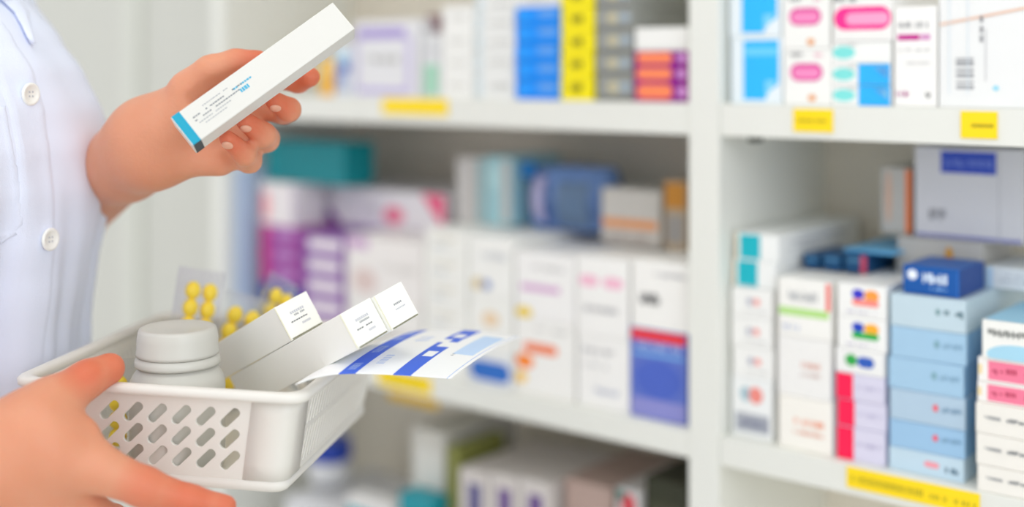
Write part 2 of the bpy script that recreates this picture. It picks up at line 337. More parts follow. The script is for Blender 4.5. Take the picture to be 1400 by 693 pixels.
    stack(1138, 1221, [-12, 57], f, d, zz, ('f0efed', [('front', 'pill', (.02, .22, .98, .68), 'ff2f92'), ('front', 'pill', (.22, .32, .94, .56), 'f8a3cb')]+words(.02, .78, .4, .9, '8a8c8e')), 'wide white box with long hot pink banner, upper right shelf')
    stack(1222, 1281.5, [9, 147], f, d, ZT, ('f4f3f1', [('front', 'r', (.08, .66, .6, .72), 'c41d8e'), ('front', 'r', (.62, .66, .85, .72), 'd79ac8')]+words(.1, .78, .4, .84, '9a9c9e')+words(.52, .78, .8, .84, '9a9c9e')+words(.1, .55, .85, .58, 'c9c9c9')+words(.3, .42, .85, .45, 'cfcfcf')+words(.05, .1, .35, .15, 'b85a94')+words(.75, .09, .85, .15, '55565a')),
          'tall white box with thin magenta bar, left of the carton')
    bar = [('front', 'r', (.17, .14+i*.045, .34, .14+i*.045+h_), 'a6a8ac') for i, h_ in enumerate((.03, .016, .03, .02, .035, .014))]
    stack(1283, 1430, [-30, 152], f, d, ZT, ('eceded', bar+[('front', 'g', [(.0, .63), (1, .76), (1, .78), (0, .65)], 'e8c6b2'), ('front', 'e', (.58, .96, .04, .03), '8fd5ee'), ('front', 'e', (.55, .15, .03, .02), '9fdcef')]+[('front', 'r', (x, .1, x+.008, 1), 'd4e2ec') for x in (.1, .28)]+[('front', 'r', (.4, y, .43, y+.05), '9a9ba0') for y in (.5, .57, .65)]+[('front', 'r', (.45, .2, .46, .6), 'c9c9cc')]),
          'large white carton with grey barcode at the right edge', cat='carton')
    # ---- middle right shelf
    lg = ('f1f1ef', [('front', 'e', (.45, .55, .08, .13), 'b4b6c4'), ('front', 'e', (.62, .55, .08, .13), 'f0a29c')]+words(.35, .2, .85, .28, 'c9c9c9'))
    zc = stack(1000, 1057, [391, 431, 471, 512, 596], f+.005, .22, ZM, [lg, lg, lg, ('eef0f0', [('front', 'e', (.35, .72, .14, .12), 'a9c4cf'), ('front', 'e', (.6, .72, .17, .14), 'f08f86'), ('front', 'r', (.1, .1, .92, .4), 'a9adb7')]+words(.2, .18, .85, .3, '8c90a6'))],
          ['white box with two small dots, topmost under teal boxes', 'white box with two small dots, second under teal boxes', 'white box with two small dots, third under teal boxes', 'taller white box with grey block, bottom left by post'], group='dotted white boxes by the post')
    tl = ('f0f2f1', [('front', 'r', (.1, .04, .58, .96), '16b6c6'), ('front', 'r', (.0, .0, .05, 1), 'f3dcb4')]+words(.1, .6, .85, .68, 'aeb2b8', 'right')+words(.1, .35, .85, .43, 'b8bcc0', 'right'))
    stack(1003, 1062, [317, 353, 390], f+.01, .22, zc+.0003, tl, ['white box with turquoise square, upper of two by post', 'white box with turquoise square, lower of two by post'], group='turquoise square boxes')
    zd = stack(1064, 1138, [378, 457, 538, 611], f, .2, ZM, [('f3f2ee', [('front', 'r', (.0, .36, .95, .5), 'b6e08a'), ('front', 'r', (.9, .5, .99, .97), 'f07a70')]+words(.2, .62, .75, .8, 'b9bcc0')+words(.1, .1, .4, .2, 'c3cae0')), ('efeeec', words(.45, .5, .85, .6, 'e3b3a6')+words(.45, .35, .85, .42, 'd6c0bb')), ('f4f1ea', words(.3, .48, .85, .6, 'f0a78c')+words(.3, .3, .85, .38, 'e6b8a8'))],
          ['white box with lime stripe and red edge', 'off-white box under the lime striped box', 'cream box with faint orange print beside red boxes'], group='second column, right bay')
    lo = lambda a, b_, c: ('f2f2f0', [('front', 'pill', (.3, .55, .55, .85), a), ('front', 'pill', (.55, .5, .85, .85), b_), ('front', 'pill', (.3, .35, .85, .55), c)]+words(.2, .12, .8, .2, 'c6c2d4'))
    rd = ('d9d6ea', [('front', 'r', (.0, .0, .36, 1), 'fb1450'), ]+words(.45, .45, .95, .6, 'b7b2cf'))
    ze = stack(1143, 1211, [385, 430, 474, 507, 543, 580, 619], f, .2, ZM, [lo('3a35c8', 'fba043', 'f78f86'), lo('2344c0', 'fbb22e', '22b04a'), ('efefee', [('front', 'pill', (.2, .3, .45, .8), '2fa84a'), ('front', 'pill', (.45, .3, .8, .75), '2c5cbc')]), rd, rd, rd],
          ['white box with blue, orange and coral logo', 'white box with blue, yellow and green logo', 'thin white box with green and blue dots above red', 'lavender box with crimson end, topmost of three', 'lavender box with crimson end, middle of three', 'lavender box with crimson end, lowest of three'], group='third column, right bay')
    lbc = 'b3d6ee'
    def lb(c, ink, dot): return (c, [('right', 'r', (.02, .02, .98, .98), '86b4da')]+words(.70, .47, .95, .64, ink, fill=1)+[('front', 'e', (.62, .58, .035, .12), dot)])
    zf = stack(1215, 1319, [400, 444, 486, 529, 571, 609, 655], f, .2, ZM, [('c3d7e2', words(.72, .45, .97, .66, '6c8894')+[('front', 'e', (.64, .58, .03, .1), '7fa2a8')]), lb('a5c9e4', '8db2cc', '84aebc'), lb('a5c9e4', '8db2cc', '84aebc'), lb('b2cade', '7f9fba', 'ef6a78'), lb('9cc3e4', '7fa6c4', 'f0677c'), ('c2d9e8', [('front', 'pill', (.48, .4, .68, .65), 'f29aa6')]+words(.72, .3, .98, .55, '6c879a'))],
          'light blue medicine box, % of the blue stack under royal box', group='light blue boxes')
    zg = z_at(1215, 398, .15)
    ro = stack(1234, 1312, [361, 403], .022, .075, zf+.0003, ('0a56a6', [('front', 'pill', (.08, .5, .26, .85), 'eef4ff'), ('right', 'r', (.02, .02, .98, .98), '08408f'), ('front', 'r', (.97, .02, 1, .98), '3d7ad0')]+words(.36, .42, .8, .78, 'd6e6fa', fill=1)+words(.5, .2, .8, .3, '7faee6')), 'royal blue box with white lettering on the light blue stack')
    stack(1346, 1420, [363, 413], .105, .1, zf+.0003, ('dde3e8', [('front', 'r', (.0, .02, .15, .98), 'bcd8f0')]+words(.3, .6, .9, .7, 'b4bac4')+words(.3, .35, .9, .45, 'b4bac4')), 'pale grey box behind the royal blue box, right edge')
    # small dark boxes and flat blue carton at the back of the second and third column
    zh = max(zd, ze)+.0006
    for i, (a, b) in enumerate(((1098, 1120), (1124, 1150), (1154, 1186))):
        stack(a, b, [346, 376], .075, .08, zh, ('0f4a78', [('front', 'r', (.1, .6, .9, .75), '4f86aa')]+([('front', 'r', (.72, .0, .97, .95), 'c2405c')] if i == 2 else [])),
              ['small navy box at back, left of three behind logo boxes', 'small navy box at back, middle of three behind logo boxes', 'small navy box with red edge, behind the logo boxes'][i], group='small navy boxes')
    stack(1152, 1222, [339, 349], .082, .13, z_at(1154, 346, .075)+.0006, ('6ab4e2', [('front', 'r', (0, 0, 1, .5), '2e7fb8')]), 'flat sky blue box lying on the small navy boxes')
    # back row, right end
    zi = zf+.0003
    zj = stack(1226, 1344, [322, 366], .112, .10, zi, ('b9b8b5', words(.25, .35, .5, .55, '8d8d90')+[('front', 'e', (.62, .55, .05, .3), 'd19a3c')]), 'grey box with gold squiggle print, behind royal blue box')
    stack(1204, 1247, [228, 330], .125, .10, zj+.0004, ('b7b6b2', [('front', 'r', (.8, .02, .99, .98), 'e87a3c'), ('front', 'e', (.25, .55, .1, .4), 'cda994')]), 'upright grey box with orange right edge stripe, back row')
    stack(1250, 1400, [199, 326], .115, .11, zj+.0004, ('cbccd2', [('front', 'r', (.25, .72, .76, .96), '2a48b4'), ('front', 'r', (.0, .01, .99, .05), '8184b8'), ('front', 'r', (.78, .0, .79, 1), 'b4b5bc')]+words(.29, .79, .73, .87, '5f76cc', fill=1)+words(.14, .2, .3, .32, '9a9ba2')), 'big grey-white carton with navy name panel, back right', cat='carton')
    zk = stack(1334, 1440, [549, 591, 634, 690], -.0+.003, .12, ZM, ('f0ede6', words(.12, .5, .34, .6, 'a0a2a4', fill=1)+words(.42, .5, .7, .62, '85888c', fill=1)), 'cream box with dark print, % of three at right edge', group='cream boxes at the right edge')
    pb = ('f4f1ee', [('front', 'r', (.14, .1, .99, .9), 'f7809f'), ('front', 'r', (.0, .3, .06, .7), 'f2dca6')]+words(.2, .35, .8, .65, 'c94f70'))
    zk = stack(1336, 1440, [487, 520, 550], .006, .12, zk, pb, ['white box with pink band, upper of two at right edge', 'white box with pink band, lower of two at right edge'], group='pink band boxes')
    stack(1342, 1446, [436, 487], .004, .12, zk, ('f2f2ee', [('front', 'e', (.5, .12, .44, .3), 'a9d8ee'), ('top', 'r', (.02, .02, .98, .98), '9ccfea')]+words(.08, .6, .9, .78, '8a8c8a', fill=1)), 'white box with dark lettering and pale blue arc, right edge')
    # ---- bottom left compartment
    gl = 'items in the bottom left bay'
    def low(p0, p1, y, w0, dd, spec, lab, **k): return stack(p0, p1, [y+10, 800], w0, dd, ZB, spec, lab, group=gl, **k)
    low(390, 470, 668, .03, .18, ('dfe0e4', [('front', 'r', (.0, .75, 1, .8), 'b9d4dc')]), 'broad white carton at the left of the bottom bay', cat='carton')
    low(474, 536, 664, .025, .03, ('e3e2e2', [('front', 'r', (0, .6, .99, .9), '2a9fae')]), 'white carton with teal band under the basket corner', cat='carton')
    low(563, 608, 572, .06, .16, ('cfcdc6', [('front', 'r', (.1, .6, .9, .9), 'd9d8d2'), ('front', 'e', (.5, .5, .2, .05), 'd9a48e')]), 'tall off-white carton beneath the hanging yellow label', cat='carton')
    low(546, 590, 662, .02, .035, ('1b93a2', [('front', 'r', (.1, .7, .9, .8), '54b4be')]), 'teal box in front of the tall off-white carton')
    low(612, 626, 600, .05, .1, ('8a8d4a', [('front', 'r', (.1, .2, .9, .5), '9a9a3c')]), 'narrow olive green box in the bottom bay')
    for i, (a, b) in enumerate(((628, 668), (670, 708), (710, 752))):
        low(a, b, 628+i*7, .03, .16, ('cfc9c6', [('front', 'r', (.3, .45, .75, .93), ('5a5788', '6a4f8c', '6a4f8c')[i])]), ['grey box with slate violet label, left of three below', 'grey box with violet label, middle of three below', 'grey box with violet label, right of three below'][i])
    low(772, 838, 642, .05, .15, ('b79f96', [('front', 'r', (.1, .6, .9, .8), 'c4b2aa')]), 'brownish pink box in the bottom bay')
    low(842, 876, 654, .04, .12, ('c9c6c6', [('front', 'e', (.5, .93, .3, .05), 'd04a55'), ('front', 'e', (.2, .97, .18, .03), '3e7a70')]), 'grey box with red spot in the bottom bay')
    low(882, 940, 640, .05, .15, ('3a3c2c', [('front', 'r', (.1, .8, .9, .9), '4b4d3a')]), 'dark olive box beside the post, bottom bay')
    # blue jar lying on the carton
    zc2 = z_at(390, 668, .03)+.0005
    r = empty('medicine_jar', frame(u_at(444, .09), .10, zc2), label='blue capped white jar on the broad carton, bottom bay', cat='jar')
    lathe('body', [(.030, 0), (.033, .004), (.033, .028), (.03, .034)], mat('d9dadd', .3), r)
    lathe('cap', [(.0325, .0342), (.034, .036), (.034, .058), (.031, .062)], mat('1c3fa8', .3), r)

# ------------------------------------------------------------------ basket
def mat_from_axes(o, x, y, z):
    m = Matrix((x, y, z)).transposed().to_4x4(); m.translation = o; return m
BNL = Vector((-.4190, 1.040, CH-.2556)); BNR = Vector((-.1676, 1.0, CH-.2606))
bx = (BNR-BNL).normalized(); by = Vector((-bx.y, bx.x, 0)).normalized(); bz = bx.cross(by).normalized()
BW = (BNR-BNL).length; BD = .288; BH = .090
BM = mat_from_axes(BNL, bx, by, bz)                # local: x right, y away, z up, rim top at 0
TAP = .015
def rrect(ins, z, r, n=8, W_=None, D_=None):
    W_ = W_ or BW; D_ = D_ or BD; pts = []
    for cx, cy, a0 in ((W_-ins-r, D_-ins-r, 0), (ins+r, D_-ins-r, 90), (ins+r, ins+r, 180), (W_-ins-r, ins+r, 270)):
        for i in range(n+1):
            a = math.radians(a0+90*i/n); pts.append(Vector((cx+r*math.cos(a), cy+r*math.sin(a), z)))
    return pts
def basket():
    m = mat('f2f0ea', .35, spec=.5, key='white_basket_plastic')
    if not m.node_tree.nodes.get('thin'):
        nt = m.node_tree; tr = nt.nodes.new('ShaderNodeBsdfTranslucent'); tr.name = 'thin'; tr.inputs[0].default_value = (.9, .89, .85, 1)
        mx = nt.nodes.new('ShaderNodeMixShader'); mx.inputs[0].default_value = .15
        out = [n for n in nt.nodes if n.type == 'OUTPUT_MATERIAL'][0]
        nt.links.new(nt.nodes['Principled BSDF'].outputs[0], mx.inputs[1]); nt.links.new(tr.outputs[0], mx.inputs[2]); nt.links.new(mx.outputs[0], out.inputs[0])
    r = empty('basket', BM, label='white slotted plastic basket held in the lower hand', cat='basket')
    bm = bmesh.new()
    prof = [(.0085, -.009), (.002, -.009), (-.0005, -.0075), (-.001, -.003), (.001, -.0006), (.004, 0), (.007, -.0006), (.0105, -.003), (.0105, -.009)]
    loft(bm, [rrect(i, z, .016) for i, z in prof], closed_path=True)
    bmesh.ops.recalc_face_normals(bm, faces=list(bm.faces))
    from_bm('rim', bm, [m], r)
    ztop, zbot = -.009, -.080
    def ins(z): return .0085+TAP*(-z)/BH
    # corner posts
    for ci in range(4):
        bm = bmesh.new(); loops = []
        for k in range(6):
            z = ztop+(zbot-ztop)*k/5; outer = rrect(ins(z), z, .013); inner = rrect(ins(z)+.002, z, .011)
            def seg(L, z=z, ci=ci):
                c = [L[(ci*9+j) % 36] for j in range(9)]
                arc = c; i0, i1 = arc[0], arc[-1]
                d0 = (i0-L[(ci*9-1) % 36]).normalized(); d1 = (L[(ci*9+9) % 36]-i1).normalized()
                return [i0-d0*.024]+arc+[i1+d1*.024]
            loops.append(seg(outer)+list(reversed(seg(inner))))
        loft(bm, loops, cap0=True, cap1=True)
        bmesh.ops.recalc_face_normals(bm, faces=list(bm.faces))
        from_bm('corner_post', bm, [m], r)
    # base band and floor
    bm = bmesh.new()
    z0 = zbot+.0003
    loft(bm, [rrect(ins(z0)-.001, z0, .013), rrect(ins(zbot)-.001, -.085, .013), rrect(ins(-.089)+.001, -.0888, .012), rrect(ins(-.090)+.004, -.090, .010),
              rrect(.06, -.090, .01)], cap1=True)
    loft(bm, [rrect(ins(z0)-.001, z0, .013), rrect(ins(z0)+.002, z0, .011), rrect(ins(-.0875)+.003, -.0875, .01), rrect(.06, -.0875, .01)], cap1=True)
    bmesh.ops.remove_doubles(bm, verts=list(bm.verts), dist=1e-5)
    bmesh.ops.recalc_face_normals(bm, faces=list(bm.faces))
    from_bm('base', bm, [m], r)
    # slotted panels
    def panel(L0, slots, side):
        cu = bpy.data.curves.new('c', 'CURVE'); cu.dimensions = '2D'; cu.fill_mode = 'BOTH'; cu.extrude = .001; cu.bevel_depth = .0004; cu.bevel_resolution = 1
        def spl(pts):
            s = cu.splines.new('POLY'); s.points.add(len(pts)-1)
            for q, p in zip(s.points, pts): q.co = (p[0], p[1], 0, 1)
            s.use_cyclic_u = True
        H = (ztop-zbot)
        spl([(0, 0), (L0, 0), (L0, H), (0, H)])
        for cx, cy, ln, rd, ang in slots:
            c, s = math.cos(ang), math.sin(ang); pts = []
            for t in range(16):
                q = 2*math.pi*(t+.5)/16; x = rd*math.cos(q)+(ln/2-rd)*(1 if math.cos(q) > 0 else -1); y = rd*math.sin(q)
                pts.append((cx+x*c-y*s, cy+x*s+y*c))
            spl(pts)
        ob = bpy.data.objects.new('tmp', cu); COL.objects.link(ob)
        bpy.context.view_layer.update()
        me = bpy.data.meshes.new_from_object(ob.evaluated_get(bpy.context.evaluated_depsgraph_get()))
        bpy.data.objects.remove(ob); bpy.data.curves.remove(cu)
        for v in me.vertices:
            a, b, c = v.co.x-L0/2, v.co.y, v.co.z; z = zbot+b; i = ins(z)+.0016-c+.0005
            if side == 0: v.co = (BW/2+a, i, z)
            elif side == 2: v.co = (BW/2-a, BD-i, z)
            elif side == 1: v.co = (BW-i, BD/2+a, z)
            else: v.co = (i, BD/2-a, z)
        link('slotted_panel', me, [m], r)
    fw = BW-2*(.0085+.013+.024)-.018; dw = BD-2*(.0085+.013+.024)-.018
    fr = []
    for row, zz in enumerate((.0535, .0350, .0165)):
        n = int(fw/.0212)
        for i in range(n+1):
            x = fw-.014-i*.0212+(.0012, 0, -.0005)[row]
            if x > .010: fr.append((x, zz, .0225, .0043, math.radians(44)))
    panel(fw+.016, [(a+.008, b, c, d, e) for a, b, c, d, e in fr], 0); panel(fw+.016, [(a+.008, b, c, d, e) for a, b, c, d, e in fr], 2)
    sl = []; n = int(dw/.0082)
    for i in range(n):
        for zz, ln in ((.052, .026), (.020, .030)): sl.append((.014+i*.0082, zz, ln, .0019, math.radians(80)))
    panel(dw+.016, sl, 1); panel(dw+.016, sl, 3)
    return r

def slim_box(name, corner, e, b, a, we, wb, L, label, group, prints, seed):
    """corner = upper left corner of the end face; e, b = edges of the end face; a = outward long axis"""
    M = mat_from_axes(corner, e, b, a)
    r = empty(name, M, label=label, cat='medicine box', group=group)
    W1 = mat('f8f8f3', .4, key='carton_white'); INK = mat('a4a6ab', .5); ink2 = mat('6c6d75', .5); CR = mat('e6e4cf', .5)
    bm = bmesh.new(); bm_box(bm, 0, we, 0, wb, -L, 0, .0006)
    from_bm('carton', bm, [W1], r)
    bm = bmesh.new(); bm_box(bm, .0012, we-.0016, .0006, wb-.0006, .0001, .0007, .0003)
    rn = random.Random(seed)
    def rect(x0, x1, y0, y1, mi):
        bm.faces.new([bm.verts.new((x, y, .00085)) for x, y in ((x0, y0), (x1, y0), (x1, y1), (x0, y1))]).material_index = mi
    for x, y0, y1, hh, mi in prints:
        y = y0
        while y < y1:
            st = (y1-y0)/7; 
            if rn.random() < .93: rect(we*x, we*(x+hh), wb*y, wb*min(y1, y+st*.78), mi)
            y += st
    o = from_bm('end_flap', bm, [W1, INK, ink2, mat('c9cad2', .5)], r); o['label'] = 'tuck-in end flap with small grey print'
    bm = bmesh.new(); bm_box(bm, we-.0014, we-.0002, wb*.06, wb*.97, .0001, .0004, .0001)
    from_bm('flap_slit', bm, [mat('8b8a74', .6)], r)['label'] = 'dark gap below the end flap'
    bm = bmesh.new(); bm_box(bm, .0005, we-.0006, -.0006, .0004, .0001, .0009, .0002)
    from_bm('fold_edge', bm, [CR], r)['label'] = 'cream worn fold edge'

def contents():
    v = at(460, 440, 1.05)-Vector((0, 0, CH)); v.normalize()
    u = Vector((.87, 0, .49)); u -= v*u.dot(v); u.normalize()
    k = math.radians(55)
    a = u*math.cos(k)-v*math.sin(k); b = u*math.sin(k)+v*math.cos(k); e = a.cross(b); e.normalize()
    if e.z > 0: e = -e
    g = 'slim white boxes leaning in the basket'; P = [(.3, .3, .72, .07, 3), (.4, .38, .7, .05, 1), (.55, .22, .72, .035, 2), (.68, .48, .74, .06, 3)]
    D0 = 1.024; tip = at(464, 430, D0)
    slim_box('slim_medicine_box', tip, e, b, a, .0325, .0355, .200, 'slim white medicine box, end over the blue-striped paper, front of two together', g, P, 1)
    slim_box('slim_medicine_box', tip+b*.0361+a*.004+e*.0008, e, b, a, .0325, .0335, .200, 'slim white medicine box farthest right, behind the front one', g, [(.42, .3, .7, .05, 1), (.56, .4, .75, .04, 3)], 2)
    s = (1.078-D0)/a.y  # along the axis
    tA = tip-e*.0331+a*s
    slim_box('slim_medicine_box', tA+Vector((0, 0, 0)), e, b, a, .0325, .0375, .150, 'slim white medicine box on top, directly right of the white bottle', g, P, 3)
    # bottle
    base = BM @ Vector((0, 0, 0)); cx = at(243, 446, 1.083)
    zf = (BM @ Vector((.1, .06, -.0872))).z
    r = empty('pill_bottle', Matrix.Translation((cx.x, cx.y, zf)), label='white plastic pill bottle with ribless screw cap standing in the basket', cat='bottle')
    hp = mat('cccbc4', .35, spec=.45, key='bottle_plastic'); top = cx.z-zf
    q = top-.033-.004
    lathe('body', [(.036, 0), (.0395, .002), (.0405, .006), (.0405, q-.014), (.0398, q-.008), (.0375, q-.003), (.035, q), (.0335, q+.004)], hp, r)
    lathe('tamper_ring', [(.0335, q+.0042), (.0362, q+.0046), (.0366, q+.0065), (.0358, q+.0105), (.0342, q+.0122), (.0340, q+.0128)], hp, r)
    lathe('cap', [(.0340, q+.013), (.0352, q+.0135), (.0353, q+.016), (.0346, q+.018), (.0345, top-.010), (.0335, top-.0035), (.0325, top-.0012), (.0300, top), (.0275, top-.0006), (.0, top-.0006)], hp, r, cap1=False)
    # blister packs
    def blister(M, label, w=.052, h=.105, n=5):
        r = empty('blister_pack', M, label=label, cat='blister pack', group='yellow blister packs in the basket')
        clear = mat('e6eaee', .08, trans=1, spec=.6, alpha=.4, key='clear_blister_film')
        bm = bmesh.new(); bm_box(bm, -w/2, w/2, -.0003, .0003, 0, h, .0001)
        from_bm('film', bm, [clear], r)
        yel = mat('ffe04a', .35, sub=.1, key='yellow_capsule')
        for i in range(n):
            for sx in (-1, 1):
                bm = bmesh.new(); bmesh.ops.create_uvsphere(bm, u_segments=20, v_segments=12, radius=.0080)
                bmesh.ops.scale(bm, vec=(1, .72, 1.12), verts=bm.verts)
                bmesh.ops.translate(bm, vec=(sx*.0095, -.005, h-.022-i*.0168), verts=bm.verts)
                from_bm('capsule', bm, [yel], r, smooth=True)
        return r
    def bmat(lx, ly, yaw, pitch, roll):
        return Matrix.Translation(BM @ Vector((lx, ly, -.0862))) @ Matrix.Rotation(math.radians(yaw), 4, 'Z') @ Matrix.Rotation(math.radians(roll), 4, 'Y') @ Matrix.Rotation(math.radians(pitch), 4, 'X')
    blister(bmat(.074, .170, 42, -8, 14), 'clear blister pack of yellow capsules, highest behind the bottle cap', h=.152, n=7)
    blister(bmat(.080, .222, 30, 4, 20), 'clear blister pack of yellow capsules leaning right behind the bottle', h=.124, n=5)
    blister(bmat(.100, .246, 62, 6, 27), 'clear blister pack with pale fin, rearmost behind the bottle', h=.140, n=5)
    blister(bmat(.058, .098, 20, 12, 0), 'clear blister pack of yellow capsules left of the bottle', h=.088, n=4)

def paper_sheet():
    def cr(P, t):
        P = [P[0]*2-P[1]]+P+[P[-1]*2-P[-2]]; n = len(P)-3; x = min(n-1e-6, max(0, t*n)); i = int(x); f = x-i
        p0, p1, p2, p3 = P[i:i+4]
        return .5*((2*p1)+(p2-p0)*f+(2*p0-5*p1+4*p2-p3)*f*f+(3*p1-p0-3*p2+p3)*f*f*f)
    near = [at(404, 525, 1.003), at(434, 515, 1.012), at(475, 510, 1.020), at(548, 512, 1.028), at(617, 517, 1.035)]
    far = [at(486, 490, 1.125), at(520, 467, 1.165), at(574, 452, 1.195), at(645, 452, 1.200), at(714, 460, 1.195)]
    NX, NY = 220, 120
    bm = bmesh.new(); R = []
    for i in range(NX+1):
        t = i/NX; a, b = cr(near, t), cr(far, t); mid = (a+b)/2+Vector((0, 0, .004)); row = []
        for j in range(NY+1):
            s = j/NY; row.append(bm.verts.new(a*(1-s)**2+(mid*2-(a+b)/2)*2*s*(1-s)+b*s*s))
        R.append(row)
    rn = random.Random(4); blobs1 = [(.13, .3), (.42, .52), (.6, .7), (.8, .92)]
    def colour(t, s):
        # stripes
        if .5-.06 < t < .5+.045:
            q = (t-.44)/.105
            if .25 < q < .75 and (.06 < s < .16 or .36 < s < .5 or .66 < s < .74 or .8 < s < .93) and math.sin(s*420)+math.sin(t*700) > -.1: return 3
            return 1
        if .715 < t < .80:
            q = (t-.715)/.085
            if (.30 < s < .40 and .25 < q < .85) or (.50 < s < .62 and q > .25) or (.60 < s < .68 and q < .5) or (.74 < s < .84 and .2 < q < .8): return 0
            return 1
        if .86 < t < .96 and .38 < s < .86: return 2
        if .86 < t < .875 and .34 < s < .45 and math.sin(s*500) > 0: return 4
        if .58 < t < .62 and .15 < s < .3 and math.sin(s*300) > .2: return 3
        if .60 < t < .66 and .6 < s < .75 and math.sin(s*260+t*300) > .5: return 3
        if .975 < t < .98: return 3
        return 0
    for i in range(NX):
        for j in range(NY):
            f = bm.faces.new((R[i][j], R[i+1][j], R[i+1][j+1], R[i][j+1])); f.smooth = True
            f.material_index = colour((i+.5)/NX, (j+.5)/NY)
    o = from_bm('prescription_sheet', bm, [mat('f6f7f8', .5, key='sheet_white'), mat('3f6ae0', .5, key='print_blue'), mat('c3dbfa', .5), mat('a9bfee', .5), mat('44536e', .5)])
    so = o.modifiers.new('thickness', 'SOLIDIFY'); so.thickness = .0007; so.offset = -1
    tag(o, 'white printed sheet with two blue stripes jutting from the basket', 'paper')

def held_box():
    A = at(233, 161, 1.020); B = at(455, 3, 1.068); A2 = at(268, 199, 1.020)
    a = (B-A); L = a.length; a.normalize()
    e = (A2-A); e -= a*e.dot(a); e.normalize(); view = (A-Vector((0, 0, CH))).normalized()
    we = .0305; n = a.cross(e); n.normalize()
    if n.dot(view) < 0: n = -n          # n points away from the camera (thickness)
    # tilt so the lower side shows
    ang = math.radians(-9)
    R = Matrix.Rotation(ang, 3, a)
    e1, n1 = R @ e, R @ n
    if e1.dot(view) > 0: R = Matrix.Rotation(-ang, 3, a); e1, n1 = R @ e, R @ n
    M = mat_from_axes(A, a, e1, a.cross(e1)); s = 1 if a.cross(e1).dot(n1) > 0 else -1
    th = .024
    r = empty('long_medicine_box', M, label='long white medicine box with teal end held in the raised hand', cat='medicine box')
    bm = bmesh.new(); z0, z1 = (0, th) if s > 0 else (-th, 0)
    bm_box(bm, 0, L, 0, we, z0, z1, .0007)
    wm = mat('dcdbd6', .4, key='glossy_carton')
    zf = -.00012*s
    def rect(x0, x1, y0, y1, mi, z=zf): bm.faces.new([bm.verts.new((x, y, z)) for x, y in ((x0, y0), (x1, y0), (x1, y1), (x0, y1))]).material_index = mi
    rn = random.Random(3)
    for y, x0, x1, mi, hh in ((.0070, .026, .050, 3, .0009), (.0108, .014, .062, 1, .0012), (.0108, .054, .071, 2, .0016), (.0142, .014, .058, 1, .0011), (.0175, .016, .046, 3, .0009), (.0205, .020, .040, 3, .0008), (.0145, .058, .066, 2, .0036)):
        x = x0
        while x < x1:
            w_ = rn.uniform(.0012, .0024)
            if rn.random() < .85: rect(x, x+w_, y, y+hh, mi)
            x += w_+.0005
    from_bm('carton', bm, [wm, mat('83888e', .5), mat('46aed2', .5), mat('a9acb0', .5)], r)
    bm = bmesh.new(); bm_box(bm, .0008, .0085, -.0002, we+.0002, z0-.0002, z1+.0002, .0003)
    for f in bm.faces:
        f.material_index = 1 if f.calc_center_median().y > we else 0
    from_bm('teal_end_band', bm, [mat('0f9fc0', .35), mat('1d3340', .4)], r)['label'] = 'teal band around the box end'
    return M, L, we, th, s

